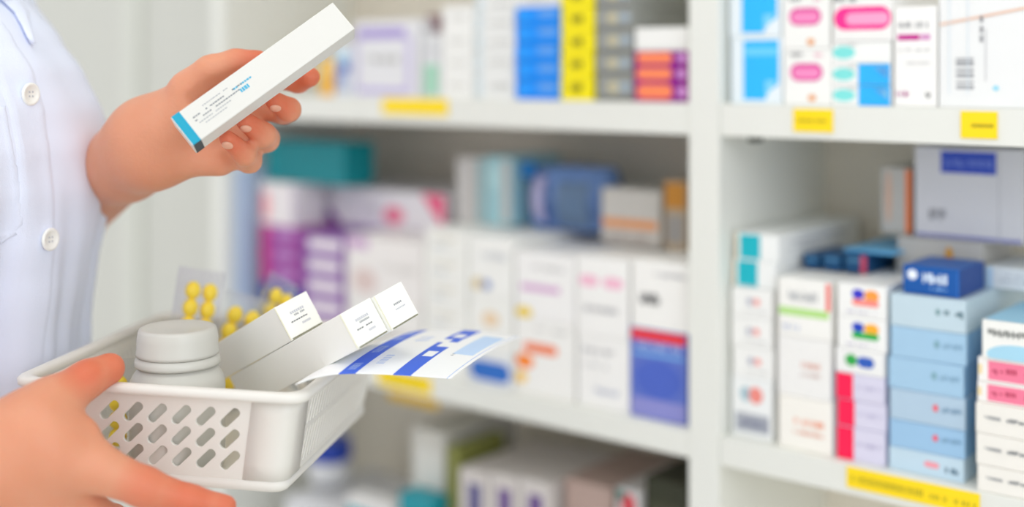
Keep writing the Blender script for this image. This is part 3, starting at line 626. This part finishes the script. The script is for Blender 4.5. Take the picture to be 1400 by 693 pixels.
# ------------------------------------------------------------------ person (one continuous body grown from a distance field)
def build_person():
    vox = .0022
    lo = np.array([-.80, .78, CH-.46]); hi = np.array([-.155, 1.52, CH+.56])
    dims = np.ceil((hi-lo)/vox).astype(int)
    A = np.full(dims, .2, np.float32)
    def region(mn, mx):
        i0 = np.maximum(0, np.floor((mn-lo)/vox).astype(int)); i1 = np.minimum(dims, np.ceil((mx-lo)/vox).astype(int)+1)
        return i0, i1
    def grid(i0, i1):
        X = (lo[0]+vox*np.arange(i0[0], i1[0], dtype=np.float32))[:, None, None]
        Y = (lo[1]+vox*np.arange(i0[1], i1[1], dtype=np.float32))[None, :, None]
        Z = (lo[2]+vox*np.arange(i0[2], i1[2], dtype=np.float32))[None, None, :]
        return X, Y, Z
    def smin(a, b, k):
        h = np.maximum(k-np.abs(a-b), 0)/k
        return np.minimum(a, b)-h*h*k*.25
    def cap(p, q, r1, r2, X, Y, Z):
        p = np.array(p, float); q = np.array(q, float); d = q-p; L = max(1e-9, (d*d).sum())
        t = ((X-p[0])*d[0]+(Y-p[1])*d[1]+(Z-p[2])*d[2])/L; t = np.clip(t, 0, 1)
        return np.sqrt((X-p[0]-t*d[0])**2+(Y-p[1]-t*d[1])**2+(Z-p[2]-t*d[2])**2)-(r1+(r2-r1)*t)
    def ell(c, rad, axes, X, Y, Z):
        c = np.array(c, float); x, y, z = X-c[0], Y-c[1], Z-c[2]; k0 = 0; k1 = 0
        for ax, r in zip(axes, rad):
            d = x*ax[0]+y*ax[1]+z*ax[2]; k0 = k0+(d/r)**2; k1 = k1+(d/r**2)**2
        k0 = np.sqrt(k0); k1 = np.sqrt(k1)+1e-6
        return k0*(k0-1)/k1
    IDX = ((1, 0, 0), (0, 1, 0), (0, 0, 1))
    def bounds(prims, m):
        mn = np.full(3, 9.); mx = np.full(3, -9.)
        for p in prims:
            if p[0] == 'c':
                for c, r in ((p[1], p[3]), (p[2], p[4])): mn = np.minimum(mn, np.array(c)-r-m); mx = np.maximum(mx, np.array(c)+r+m)
            else:
                r = max(p[2]); mn = np.minimum(mn, np.array(p[1])-r-m); mx = np.maximum(mx, np.array(p[1])+r+m)
        return mn, mx
    def add(prims, k, kself, sub=False):
        m = max(k, kself)+.008
        i0, i1 = region(*bounds(prims, m)); g = grid(i0, i1); loc = None
        for p in prims:
            d = cap(p[1], p[2], p[3], p[4], *g) if p[0] == 'c' else ell(p[1], p[2], p[3], *g)
            d = d.astype(np.float32)
            loc = d if loc is None else smin(loc, d, kself)
        s = tuple(slice(a, b) for a, b in zip(i0, i1))
        A[s] = -smin(-A[s], loc, k) if sub else smin(A[s], loc, k)
    def C(pts, rs): return [('c', tuple(pts[i]), tuple(pts[i+1]), rs[i], rs[i+1]) for i in range(len(pts)-1)]
    mm = lambda *a: [v*.001 for v in a]
    red = []        # (point, radius) for ruddy fingertips and knuckles
    # torso, neck, head (turned towards the basket, facing right)
    th = math.radians(22); f = (math.cos(th), -math.sin(th), 0); s = (math.sin(th), math.cos(th), 0); up = (0, 0, 1)
    T = np.array([-.58, 1.15, CH])
    add([('e', T+np.array([0, 0, -.02]), (.092, .118, .19), (f, s, up)), ('e', T+np.array([-.012, .03, -.32]), (.088, .11, .2), (f, s, up)), ('e', T+np.array([-.012, 0, .10]), (.058, .115, .06), (f, s, up))]
        + C([T+np.array([-.015, 0, .16]), T+np.array([0, 0, .27])], [.062, .052]), .01, .06)
    Hd = T+np.array([.02, -.005, .36])
    F_ = np.array(f); S_ = np.array(s); Z_ = np.array(up)
    add([('e', Hd+Z_*.025, (.092, .074, .095), (f, s, up)), ('e', Hd+F_*.025-Z_*.045, (.062, .055, .065), (f, s, up)), ('e', Hd+F_*.055-Z_*.085, (.022, .022, .018), (f, s, up))], .03, .03)
    add(C([Hd+F_*.086+Z_*.022, Hd+F_*.108-Z_*.018], [.007, .011]), .012, .01)
    add(C([Hd+F_*.083-S_*.018-Z_*.045, Hd+F_*.092-Z_*.044, Hd+F_*.083+S_*.018-Z_*.045], [.005, .0075, .005]), .005, .004)
    for q in (-1, 1):
        add([('e', Hd+S_*q*.074-F_*.012, (.018, .007, .03), (f, s, up))], .008, .004)
        add([('e', Hd+F_*.09+S_*q*.031+Z_*.018, (.012, .016, .010), (f, s, up))], .008, .004, sub=True)
        add([('e', Hd+F_*.077+S_*q*.031+Z_*.018, (.0125, .0125, .0125), (f, s, up))], .003, .004)
    # ---- raised left arm
    sh = (-.60, 1.34, CH+.10); el = tuple(at(80, 300, 1.37)); wr = at(205, 197, 1.130)
    add(C([tuple(T+np.array([-.01, .08, .09])), sh, el], mm(38, 43, 42)), .03, .02)
    w2 = at(176, 220, 1.180)
    add(C([el, tuple(w2), tuple(wr)], mm(42, 31.5, 27.5))+[('c', tuple(at(196, 182, 1.140)), tuple(at(212, 214, 1.135)), .021, .021)], .03, .03)
    pal = [('c', at(190, 203, 1.150), at(234, 178, 1.116), .028, .026), ('c', at(200, 186, 1.135), at(304, 118, 1.140), .022, .014), ('c', at(200, 196, 1.138), at(322, 138, 1.142), .022, .014),
           ('c', at(202, 205, 1.136), at(326, 165, 1.134), .022, .014), ('c', at(208, 212, 1.130), at(318, 200, 1.122), .021, .015),
           ('c', at(222, 209, 1.116), at(300, 219, 1.108), .020, .0145),
           ('c', at(206, 176, 1.126), at(266, 126, 1.108), .024, .0185), ('c', at(240, 178, 1.108), at(262, 150, 1.104), .02, .02)]
    add(pal, .028, .015)
    add([('e', at(288, 138, 1.106), (.030, .017, .022), ((.8, 0, .6), (0, 1, 0), (-.6, 0, .8)))], .010, .004, sub=True)
    digits = [
        ([at(258, 122, 1.104), at(288, 97, 1.098), at(322, 86, 1.100), at(352, 84, 1.104)], mm(17.5, 14.0, 12.3, 10.5), .007),
        ([at(302, 112, 1.130), at(372, 104, 1.146), at(408, 112, 1.136), at(424, 105, 1.119)], mm(12.5, 11.2, 10.2, 9.2), .010),
        ([at(318, 138, 1.134), at(388, 152, 1.130), at(395, 150, 1.106), at(375, 137.5, 1.0885)], mm(12.5, 11.6, 10.6, 8.6), .010),
        ([at(320, 168, 1.130), at(364, 190, 1.118), at(360, 184, 1.090), at(335, 165.5, 1.0665)], mm(12.5, 11.8, 10.8, 8.3), .010),
        ([at(310, 203, 1.120), at(341, 220, 1.106), at(334, 211, 1.078), at(311, 189.5, 1.0565)], mm(12.5, 10.8, 9.6, 7.4), .010)]
    for pts, rs, k in digits:
        add(C(pts, rs), .006 if k < .011 else k, .004)
        red += [(pts[-1], .021)]
    # skin creases: below the thumb, at the wrist, and across the joints of the folded fingers
    for pts, r in (([at(262, 134, 1.083), at(292, 117, 1.084), at(326, 103, 1.088)], .0055),
                   ([at(388, 124, 1.086), at(392, 146, 1.082), at(384, 162, 1.092)], .0012), ([at(350, 153, 1.068), at(352, 172, 1.058), at(344, 188, 1.066)], .0012),
                   ([at(326, 184, 1.056), at(326, 198, 1.048), at(317, 208, 1.056)], .0012), ([at(300, 204, 1.094), at(316, 222, 1.094), at(318, 238, 1.098)], .0016)):
        add(C(pts, [r]*len(pts)), .005, .002, sub=True)
    # ---- lower right arm and hand under and around the basket
    sh2 = (-.66, .99, CH+.09); el2 = (-.71, .87, CH-.17); wr2 = at(-58, 668, .955)
    add(C([tuple(T+np.array([-.01, -.08, .09])), sh2, el2], mm(38, 44, 42)), .03, .02)
    add(C([el2, tuple(at(-200, 640, .93)), tuple(wr2)], mm(43, 38, 31)), .03, .02)
    add([('c', wr2, at(52, 612, .965), .031, .0255), ('c', wr2, at(78, 640, .972), .031, .023), ('c', at(-58, 700, .96), at(60, 690, .975), .031, .021),
         ('c', at(-58, 655, .955), at(40, 582, .975), .031, .026), ('c', at(-50, 730, .965), at(50, 735, .985), .028, .019)], .025, .02)
    dig2 = [
        ([at(24, 592, .970), at(70, 553, .990), at(118, 519, 1.014), at(149, 504, 1.030)], mm(29, 21.5, 15.2, 13.2), .022),
        ([at(88, 628, .970), at(132, 640, .974), at(198, 666, .980), at(260, 684, .988), at(308, 692, .995)], mm(22, 18.5, 14.8, 11.4, 9.2), .022),
        ([at(70, 668, .975), at(150, 716, 1.00), at(215, 722, 1.035), at(262, 722, 1.060)], mm(19, 14.0, 11.6, 9.4), .015),
        ([at(50, 700, .985), at(120, 746, 1.03), at(180, 727, 1.075), at(222, 711, 1.105)], mm(18, 13.4, 11.4, 9.2), .015),
        ([at(30, 720, .990), at(80, 738, 1.05), at(125, 716, 1.09), at(158, 701, 1.12)], mm(17, 12.4, 10.2, 8.4), .015)]
    for pts, rs, k in dig2:
        add(C(pts, rs), k*.6, .006)
        red += [(pts[-1], .02)]
    red += [(dig2[1][0][3], .03), (dig2[1][0][2], .02), (at(120, 500, 1.0), .02)]
    # web between thumb and index, knuckle hint
    add([('c', at(70, 600, .972), at(116, 592, .985), .020, .009)], .02, .01)
    # ---- surface nets
    ny = A < 0
    nx_, ny_, nz_ = dims
    cell = (nx_-1, ny_-1, nz_-1)
    cid_all = []; pos_all = []; quads = []
    def cid(i, j, k): return (i.astype(np.int64)*cell[1]+j)*cell[2]+k
    for ax in range(3):
        sl0 = [slice(None)]*3; sl1 = [slice(None)]*3; sl0[ax] = slice(0, -1); sl1[ax] = slice(1, None)
        E = np.argwhere(ny[tuple(sl0)] != ny[tuple(sl1)])
        i, j, k = E.T; n1 = E.copy(); n1[:, ax] += 1
        a = A[i, j, k]; b = A[n1[:, 0], n1[:, 1], n1[:, 2]]; t = a/(a-b)
        P = E.astype(np.float64); P[:, ax] += t
        o1, o2 = [q for q in range(3) if q != ax]
        ok = (E[:, o1] > 0) & (E[:, o2] > 0) & (E[:, o1] < cell[o1]) & (E[:, o2] < cell[o2])
        E, P, a = E[ok], P[ok], a[ok]
        ids = []
        for d1, d2 in ((0, 0), (-1, 0), (-1, -1), (0, -1)):
            Q = E.copy(); Q[:, o1] += d1; Q[:, o2] += d2
            c = cid(Q[:, 0], Q[:, 1], Q[:, 2]); ids.append(c); cid_all.append(c); pos_all.append(P)
        q = np.stack(ids, 1); flip = (a < 0) ^ (ax == 1)
        q[flip] = q[flip][:, ::-1]; quads.append(q)
    ids = np.concatenate(cid_all); pos = np.concatenate(pos_all); q = np.concatenate(quads)
    uq, inv = np.unique(ids, return_inverse=True); inv = inv.ravel()
    cnt = np.bincount(inv); V = np.stack([np.bincount(inv, pos[:, c])/cnt for c in range(3)], 1)*vox+lo
    Q = np.searchsorted(uq, q)
    # light smoothing
    for _ in range(4):
        S = np.zeros_like(V); n = np.zeros(len(V))
        for e in range(4):
            p_, r_ = Q[:, e], Q[:, (e+1) % 4]
            for c in range(3):
                S[:, c] += np.bincount(p_, V[r_, c], len(V))+np.bincount(r_, V[p_, c], len(V))
            n += np.bincount(p_, minlength=len(V))+np.bincount(r_, minlength=len(V))
        V = V*.5+.5*S/np.maximum(n, 1)[:, None]
    me = bpy.data.meshes.new('body')
    me.vertices.add(len(V)); me.vertices.foreach_set('co', V.astype(np.float32).ravel())
    me.loops.add(len(Q)*4); me.loops.foreach_set('vertex_index', Q.astype(np.int32).ravel())
    me.polygons.add(len(Q)); me.polygons.foreach_set('loop_start', np.arange(0, len(Q)*4, 4, dtype=np.int32))
    me.update(calc_edges=True); me.validate()
    w = np.zeros(len(V))
    for p, r in red:
        d = np.linalg.norm(V-np.array(p), axis=1); w = np.maximum(w, np.clip(1.5-d/r, 0, 1))
    ca = me.color_attributes.new('ruddy', 'FLOAT_COLOR', 'POINT')
    ca.data.foreach_set('color', np.stack([w, w, w, np.ones_like(w)], 1).astype(np.float32).ravel())
    sk = bpy.data.materials.new('skin'); sk.use_nodes = True; nt = sk.node_tree; b = nt.nodes['Principled BSDF']
    b.inputs['Roughness'].default_value = .48; b.inputs['Specular IOR Level'].default_value = .35
    b.inputs['Subsurface Weight'].default_value = .35; b.inputs['Subsurface Radius'].default_value = (1, .3, .16); b.inputs['Subsurface Scale'].default_value = .007
    at_ = nt.nodes.new('ShaderNodeAttribute'); at_.attribute_name = 'ruddy'
    tc = nt.nodes.new('ShaderNodeTexCoord'); no = nt.nodes.new('ShaderNodeTexNoise'); no.inputs['Scale'].default_value = 28; no.inputs['Detail'].default_value = 4
    nt.links.new(tc.outputs['Object'], no.inputs['Vector'])
    m1 = nt.nodes.new('ShaderNodeMix'); m1.data_type = 'RGBA'; m1.inputs[6].default_value = (*lin('dd9e80'), 1); m1.inputs[7].default_value = (*lin('d68e6c'), 1)
    nt.links.new(no.outputs['Fac'], m1.inputs[0])
    m2 = nt.nodes.new('ShaderNodeMix'); m2.data_type = 'RGBA'; m2.inputs[7].default_value = (*lin('d2603f'), 1)
    ma = nt.nodes.new('ShaderNodeMath'); ma.operation = 'MULTIPLY'; ma.inputs[1].default_value = .7
    nt.links.new(at_.outputs['Fac'], ma.inputs[0]); nt.links.new(ma.outputs[0], m2.inputs[0]); nt.links.new(m1.outputs[2], m2.inputs[6]); nt.links.new(m2.outputs[2], b.inputs['Base Color'])
    n2 = nt.nodes.new('ShaderNodeTexNoise'); n2.inputs['Scale'].default_value = 260; n2.inputs['Detail'].default_value = 4; nt.links.new(tc.outputs['Object'], n2.inputs['Vector'])
    bp = nt.nodes.new('ShaderNodeBump'); bp.inputs['Strength'].default_value = .4; bp.inputs['Distance'].default_value = .001
    nt.links.new(n2.outputs['Fac'], bp.inputs['Height']); nt.links.new(bp.outputs['Normal'], b.inputs['Normal'])
    root = empty('person', Matrix.Translation((T[0], T[1]+.05, 0)), label='person in a white buttoned coat holding a long box and a basket', cat='person')
    inv_ = root.matrix_world.inverted()
    def child(name, me_or_bm, mats, smooth=True):
        if isinstance(me_or_bm, bmesh.types.BMesh):
            me2 = bpy.data.meshes.new(name); me_or_bm.to_mesh(me2); me_or_bm.free()
        else: me2 = me_or_bm
        o = link(name, me2, mats, smooth=smooth); o.parent = root; o.matrix_parent_inverse = inv_
        return o
    child('body', me, [sk])
    # nails
    nm = mat('e3a88e', .35, spec=.5, key='fingernail')
    for c, tp, nx in ((digits[2], .0086, (-.1, -.8, -.45)), (digits[3], .0083, (-.1, -.85, -.4)), (digits[4], .0074, (-.15, -.85, -.35))):
        p2, p1 = Vector(c[0][-1]), Vector(c[0][-2]); ax = (p2-p1).normalized(); n = Vector(nx); n = (n-ax*n.dot(ax)).normalized(); sd = ax.cross(n)
        ctr = p2-ax*.001+n*(tp-.0012)
        bm = bmesh.new(); bmesh.ops.create_uvsphere(bm, u_segments=20, v_segments=12, radius=1)
        M = mat_from_axes(ctr, ax, sd, n) @ Matrix.Diagonal((.0056, .0046, .0020, 1)); bmesh.ops.transform(bm, matrix=M, verts=bm.verts)
        child('fingernail', bm, [nm])
    # hair
    bm = bmesh.new(); loops = []
    for i in range(20):
        el_ = math.pi/2*(1-i/19*1.75); rr = .100*math.cos(el_) if el_ > 0 else .1*(1+.1*el_); zz = .115*math.sin(el_) if el_ > 0 else .13*el_
        L = []
        for k in range(36):
            q = 2*math.pi*k/36; fr = math.cos(q)
            cut = min(zz, 9) if fr < .35 else max(zz, .045+.03*fr)
            p = Vector(Hd)+Vector(f)*(rr*fr*1.0-.006)+Vector(s)*(rr*.84*math.sin(q))+Vector((0, 0, cut+.03)); L.append(p)
        loops.append(L)
    loft(bm, loops, cap0=True); child('hair', bm, [mat('2c211b', .45, bump=.5, bscale=120)])
    coat(child, T, f, s)
    # trousers and shoes
    tr = mat('3b4356', .8, bump=.3, bscale=300); shm = mat('e4e4e4', .4)
    bm = bmesh.new(); c0 = Vector((T[0]-.012, T[1]+.03, 0))
    for q in (-1, 1):
        loops = []
        for i in range(12):
            z = CH-.42-(CH-.42-.06)*i/11; r_ = .072-.022*i/11; cc = c0+Vector(s)*q*(.072+.01*i/11)
            loops.append([cc+Vector((r_*math.cos(2*math.pi*k/20), r_*math.sin(2*math.pi*k/20), z)) for k in range(20)])
        loft(bm, loops, cap0=True, cap1=True)
    child('trousers', bm, [tr])
    for q in (-1, 1):
        bm = bmesh.new(); loops = []
        for i in range(14):
            t = i/13; yv = -.08+.25*t; wd = .042*(math.sin(math.pi*min(1, .12+t*.8))**.6); hh = .07*(1-t)**.7*.8+.03
            if i == 13: wd *= .4
            loops.append([c0+Vector(s)*(q*.095+wd*math.cos(2*math.pi*k/16))+Vector(f)*yv+Vector((0, 0, max(0.001, hh*.5+hh*.5*math.sin(2*math.pi*k/16)))) for k in range(16)])
        loft(bm, loops, cap0=True, cap1=True); child('shoe', bm, [shm])

def coat(child, T, f, s):
    f = Vector(f); s = Vector(s)
    prof = [  # relative height, silhouette pixel of the right edge, distance of that edge, half depth, half width
        (.20, -40, 1.20, .07, .12), (.15, -18, 1.195, .10, .15), (.068, 32, 1.185, .125, .165), (.03, 72, 1.18, .135, .165), (-.002, 100, 1.18, .142, .165), (-.04, 119, 1.18, .148, .165), (-.073, 129, 1.18, .15, .165),
        (-.108, 132, 1.183, .15, .165), (-.15, 126, 1.190, .146, .165), (-.19, 118, 1.198, .143, .167), (-.25, 107, 1.205, .142, .17), (-.30, 104, 1.21, .142, .173), (-.40, 103, 1.215, .15, .18), (-.8, 118, 1.22, .19, .22)]
    def interp(z, c):
        P = prof
        if z >= P[0][0]: return P[0][c]
        for A_, B_ in zip(P, P[1:]):
            if z >= B_[0]:
                t = (A_[0]-z)/(A_[0]-B_[0]); t = t*t*(3-2*t)*.4+t*.6
                return A_[c]+(B_[c]-A_[c])*t
        return P[-1][c]
    def surf(phi, z, off=0.0):
        a, b = interp(z, 3), interp(z, 4); D = interp(z, 2); px = interp(z, 1)
        # the ellipse's extreme point in x is put on the silhouette
        ex = math.sqrt((a*f.x)**2+(b*s.x)**2); ext_y = (a*a*f.x*f.y+b*b*s.x*s.y)/ex
        X = (px-700)/F*D; c = Vector((X-ex-.003-.006*math.exp(-((z+.085)/.07)**2), D-ext_y, CH+z))
        bust = .016*math.exp(-((z+.085)/.07)**2)*(math.exp(-((phi-.62)/.38)**2)+math.exp(-((phi+.62)/.38)**2)-.35*math.exp(-(phi/.35)**2))
        low = min(1, max(0, (-z-.06)/.2))
        fold = .0042*low*(math.sin(phi*9+z*3+1.0)+.6*math.sin(phi*17-z*5)+.35*math.sin(phi*31+z*9))+.0016*math.sin(phi*13+z*22)
        fold += -.006*math.exp(-((phi+.30+z*.25)/.07)**2)*min(1, max(0, (-z-.03)/.1))       # deep fold beside the placket
        d = phi+.07
        pl = .0024*max(0, min(1, (.125-abs(d))/.02))
        st = -.0007*math.exp(-((abs(d)-.10)/.006)**2)
        rad = bust+fold+pl+st+off
        co, si = math.cos(phi), math.sin(phi)
        n = (f*(co/a)+s*(si/b)).normalized()
        return c+f*(a*co)+s*(b*si)+n*rad, n
    cm = mat('e6edff', .75, bump=.35, bscale=900, spec=.2, key='coat_cloth')
    NP, NZ = 520, 190
    bm = bmesh.new()
    loops = [[surf(-math.pi+2*math.pi*i/NP, .20-1.0*j/NZ)[0] for i in range(NP)] for j in range(NZ+1)]
    loft(bm, loops)
    # yoke closing up to the neck
    top = loops[0]; cen = sum(top, Vector())/len(top)
    bmesh.ops.recalc_face_normals(bm, faces=list(bm.faces))
    neck = [cen+(p-cen)*.5+Vector((0, 0, .035)) for p in top]
    bm2 = bmesh.new(); loft(bm2, [top, [cen+(p-cen)*.8+Vector((0, 0, .022)) for p in top], neck])
    tmp = bpy.data.meshes.new('t'); bm2.to_mesh(tmp); bm2.free(); bm.from_mesh(tmp); bmesh.ops.remove_doubles(bm, verts=list(bm.verts), dist=1e-5)
    o = child('coat', bm, [cm]); o['label'] = 'white buttoned coat front with soft folds'
    so = o.modifiers.new('cloth', 'SOLIDIFY'); so.thickness = .0012; so.offset = 1
    # find the angle whose projection lands on a pixel column on the near side
    def phi_at(px, z, lo=-2.2, hi=.45):
        best = None
        for i in range(300):
            ph = lo+(hi-lo)*i/299; p, n = surf(ph, z); q = 700+p.x/p.y*F
            if n.dot(p-Vector((0, 0, CH))) < 0 and (best is None or abs(q-px) < best[0]): best = (abs(q-px), ph)
        return best[1] if best else 0
    bmtl = mat('f3f3ee', .3, spec=.5, key='button_plastic'); th_ = mat('dfe1e6', .6)
    for px, py in ((37, 128), (64, 325), (68, 540)):
        z = -(py-HZ)/F*1.13; ph = phi_at(px, z); p, n = surf(ph, z, .0016)
        zax = n; xax = Vector((0, 0, 1)).cross(zax).normalized(); yax = zax.cross(xax)
        M = mat_from_axes(p, xax, yax, zax)
        bm = bmesh.new(); N = 40
        prof_ = [(.0002, .0), (.0090, .0), (.0103, .0012), (.0103, .0026), (.0094, .0036), (.0078, .0034), (.0068, .0024), (.0, .0024)]
        loft(bm, [[Vector((r*math.cos(2*math.pi*i/N), r*math.sin(2*math.pi*i/N), h)) for i in range(N)] for r, h in prof_], smooth=True)
        bmesh.ops.recalc_face_normals(bm, faces=list(bm.faces)); bmesh.ops.transform(bm, matrix=M, verts=bm.verts)
        b = child('button', bm, [bmtl]); b['label'] = 'round white four-hole button'
        bm = bmesh.new()
        for dx in (-.0019, .0019):
            for dy in (-.0019, .0019):
                bm_box(bm, dx-.0008, dx+.0008, dy-.0008, dy+.0008, .0024, .0027)
        bmesh.ops.transform(bm, matrix=M, verts=bm.verts)
        h = child('button_hole', bm, [mat('b9bcc4', .6)], smooth=False)
        h.parent = b; h.matrix_parent_inverse = b.matrix_world.inverted(); 
    # breast pocket
    bm = bmesh.new(); rows = []; n = 40
    zt, zb_ = -.03, -.150
    for j in range(n+1):
        z = zt+(zb_-zt)*j/n; t = j/n
        pr = phi_at(8+20*min(1, t*1.6)+4*t-26*max(0, (t-.86)/.14)**2, z); row = []
        for i in range(n+1):
            e = .0016+.0012*(1 if i in (n-2,) or j in (n-2,) else 0)-.0012*(1 if i == n else 0)
            row.append(surf(pr-.62*(1-i/n), z-.010*(1-i/n)*t, e)[0])
        rows.append(row)
    loft(bm, rows, closed_loop=False)
    o = child('pocket', bm, [cm]); so = o.modifiers.new('cloth', 'SOLIDIFY'); so.thickness = .0014; so.offset = 1
    # lapel fold at the top of the opening
    bm = bmesh.new(); rows = []
    for j in range(31):
        z = .20-.175*j/30; c = phi_at(44-30*(1-j/30) if z < .07 else 10, min(z, .06)); w = .55*(1-j/30)**.8+.004
        rows.append([surf(c-.05-w*i/14, z, .004+.003*math.sin(math.pi*i/14))[0] for i in range(15)])
    loft(bm, rows, closed_loop=False)
    o = child('lapel', bm, [cm]); so = o.modifiers.new('cloth', 'SOLIDIFY'); so.thickness = .0014; so.offset = 1
    # short sleeves
    def arm(a0, b0, end): 
        a0, b0 = Vector(a0), Vector(b0); return [a0, a0.lerp(b0, end*.5), a0.lerp(b0, end)]
    for P in ([Vector((-.61, 1.06, CH+.095))]+arm((-.66, .99, CH+.09), (-.71, .87, CH-.17), .78),
              [Vector((-.60, 1.24, CH+.095))]+arm((-.60, 1.34, CH+.10), at(78, 310, 1.36), .74)):
        bm = bmesh.new(); loops = []; N = 40
        for j in range(25):
            x = j/24*3; i = min(2, int(x)); t = x-i; c = P[i].lerp(P[i+1], t); d = (P[min(3, i+1)]-P[i]).normalized()
            a = d.orthogonal().normalized() if j == 0 else (a-d*a.dot(d)).normalized(); b = d.cross(a)
            loops.append([c+(a*math.cos(2*math.pi*k/N)+b*math.sin(2*math.pi*k/N))*(.0600+.0012*math.sin(2*math.pi*3*k/N+j*.5)) for k in range(N)])
        loft(bm, loops); o = child('sleeve', bm, [cm]); so = o.modifiers.new('cloth', 'SOLIDIFY'); so.thickness = .0012

# ------------------------------------------------------------------ camera, light, render look
def camera_and_light():
    c = bpy.data.cameras.new('camera'); c.sensor_width = 36; c.lens = F/1400*36; c.shift_y = -(346.5-HZ)/1400; c.clip_start = .02
    o = bpy.data.objects.new('camera', c); COL.objects.link(o); o.location = (0, 0, CH); o.rotation_euler = (math.radians(90), 0, 0)
    c.dof.use_dof = True; c.dof.focus_distance = 1.065; c.dof.aperture_fstop = 1.15
    SC.camera = o
    w = bpy.data.worlds.new('daylight'); SC.world = w; w.use_nodes = True
    bg = w.node_tree.nodes['Background']; bg.inputs[0].default_value = (.97, .98, 1, 1); bg.inputs[1].default_value = 1.18
    vs = SC.view_settings; SC.display_settings.display_device = 'sRGB'
    vs.view_transform = 'Standard'; vs.look = 'None'; vs.gamma = 1; vs.exposure = -.2; vs.use_curve_mapping = False
    SC.cycles.use_denoising = True; SC.cycles.max_bounces = 12; SC.cycles.diffuse_bounces = 9; SC.cycles.caustics_reflective = False; SC.cycles.caustics_refractive = False
    SC.cycles.sample_clamp_indirect = 6

unit_and_room(); products(); basket(); contents(); paper_sheet(); held_box(); build_person(); camera_and_light()
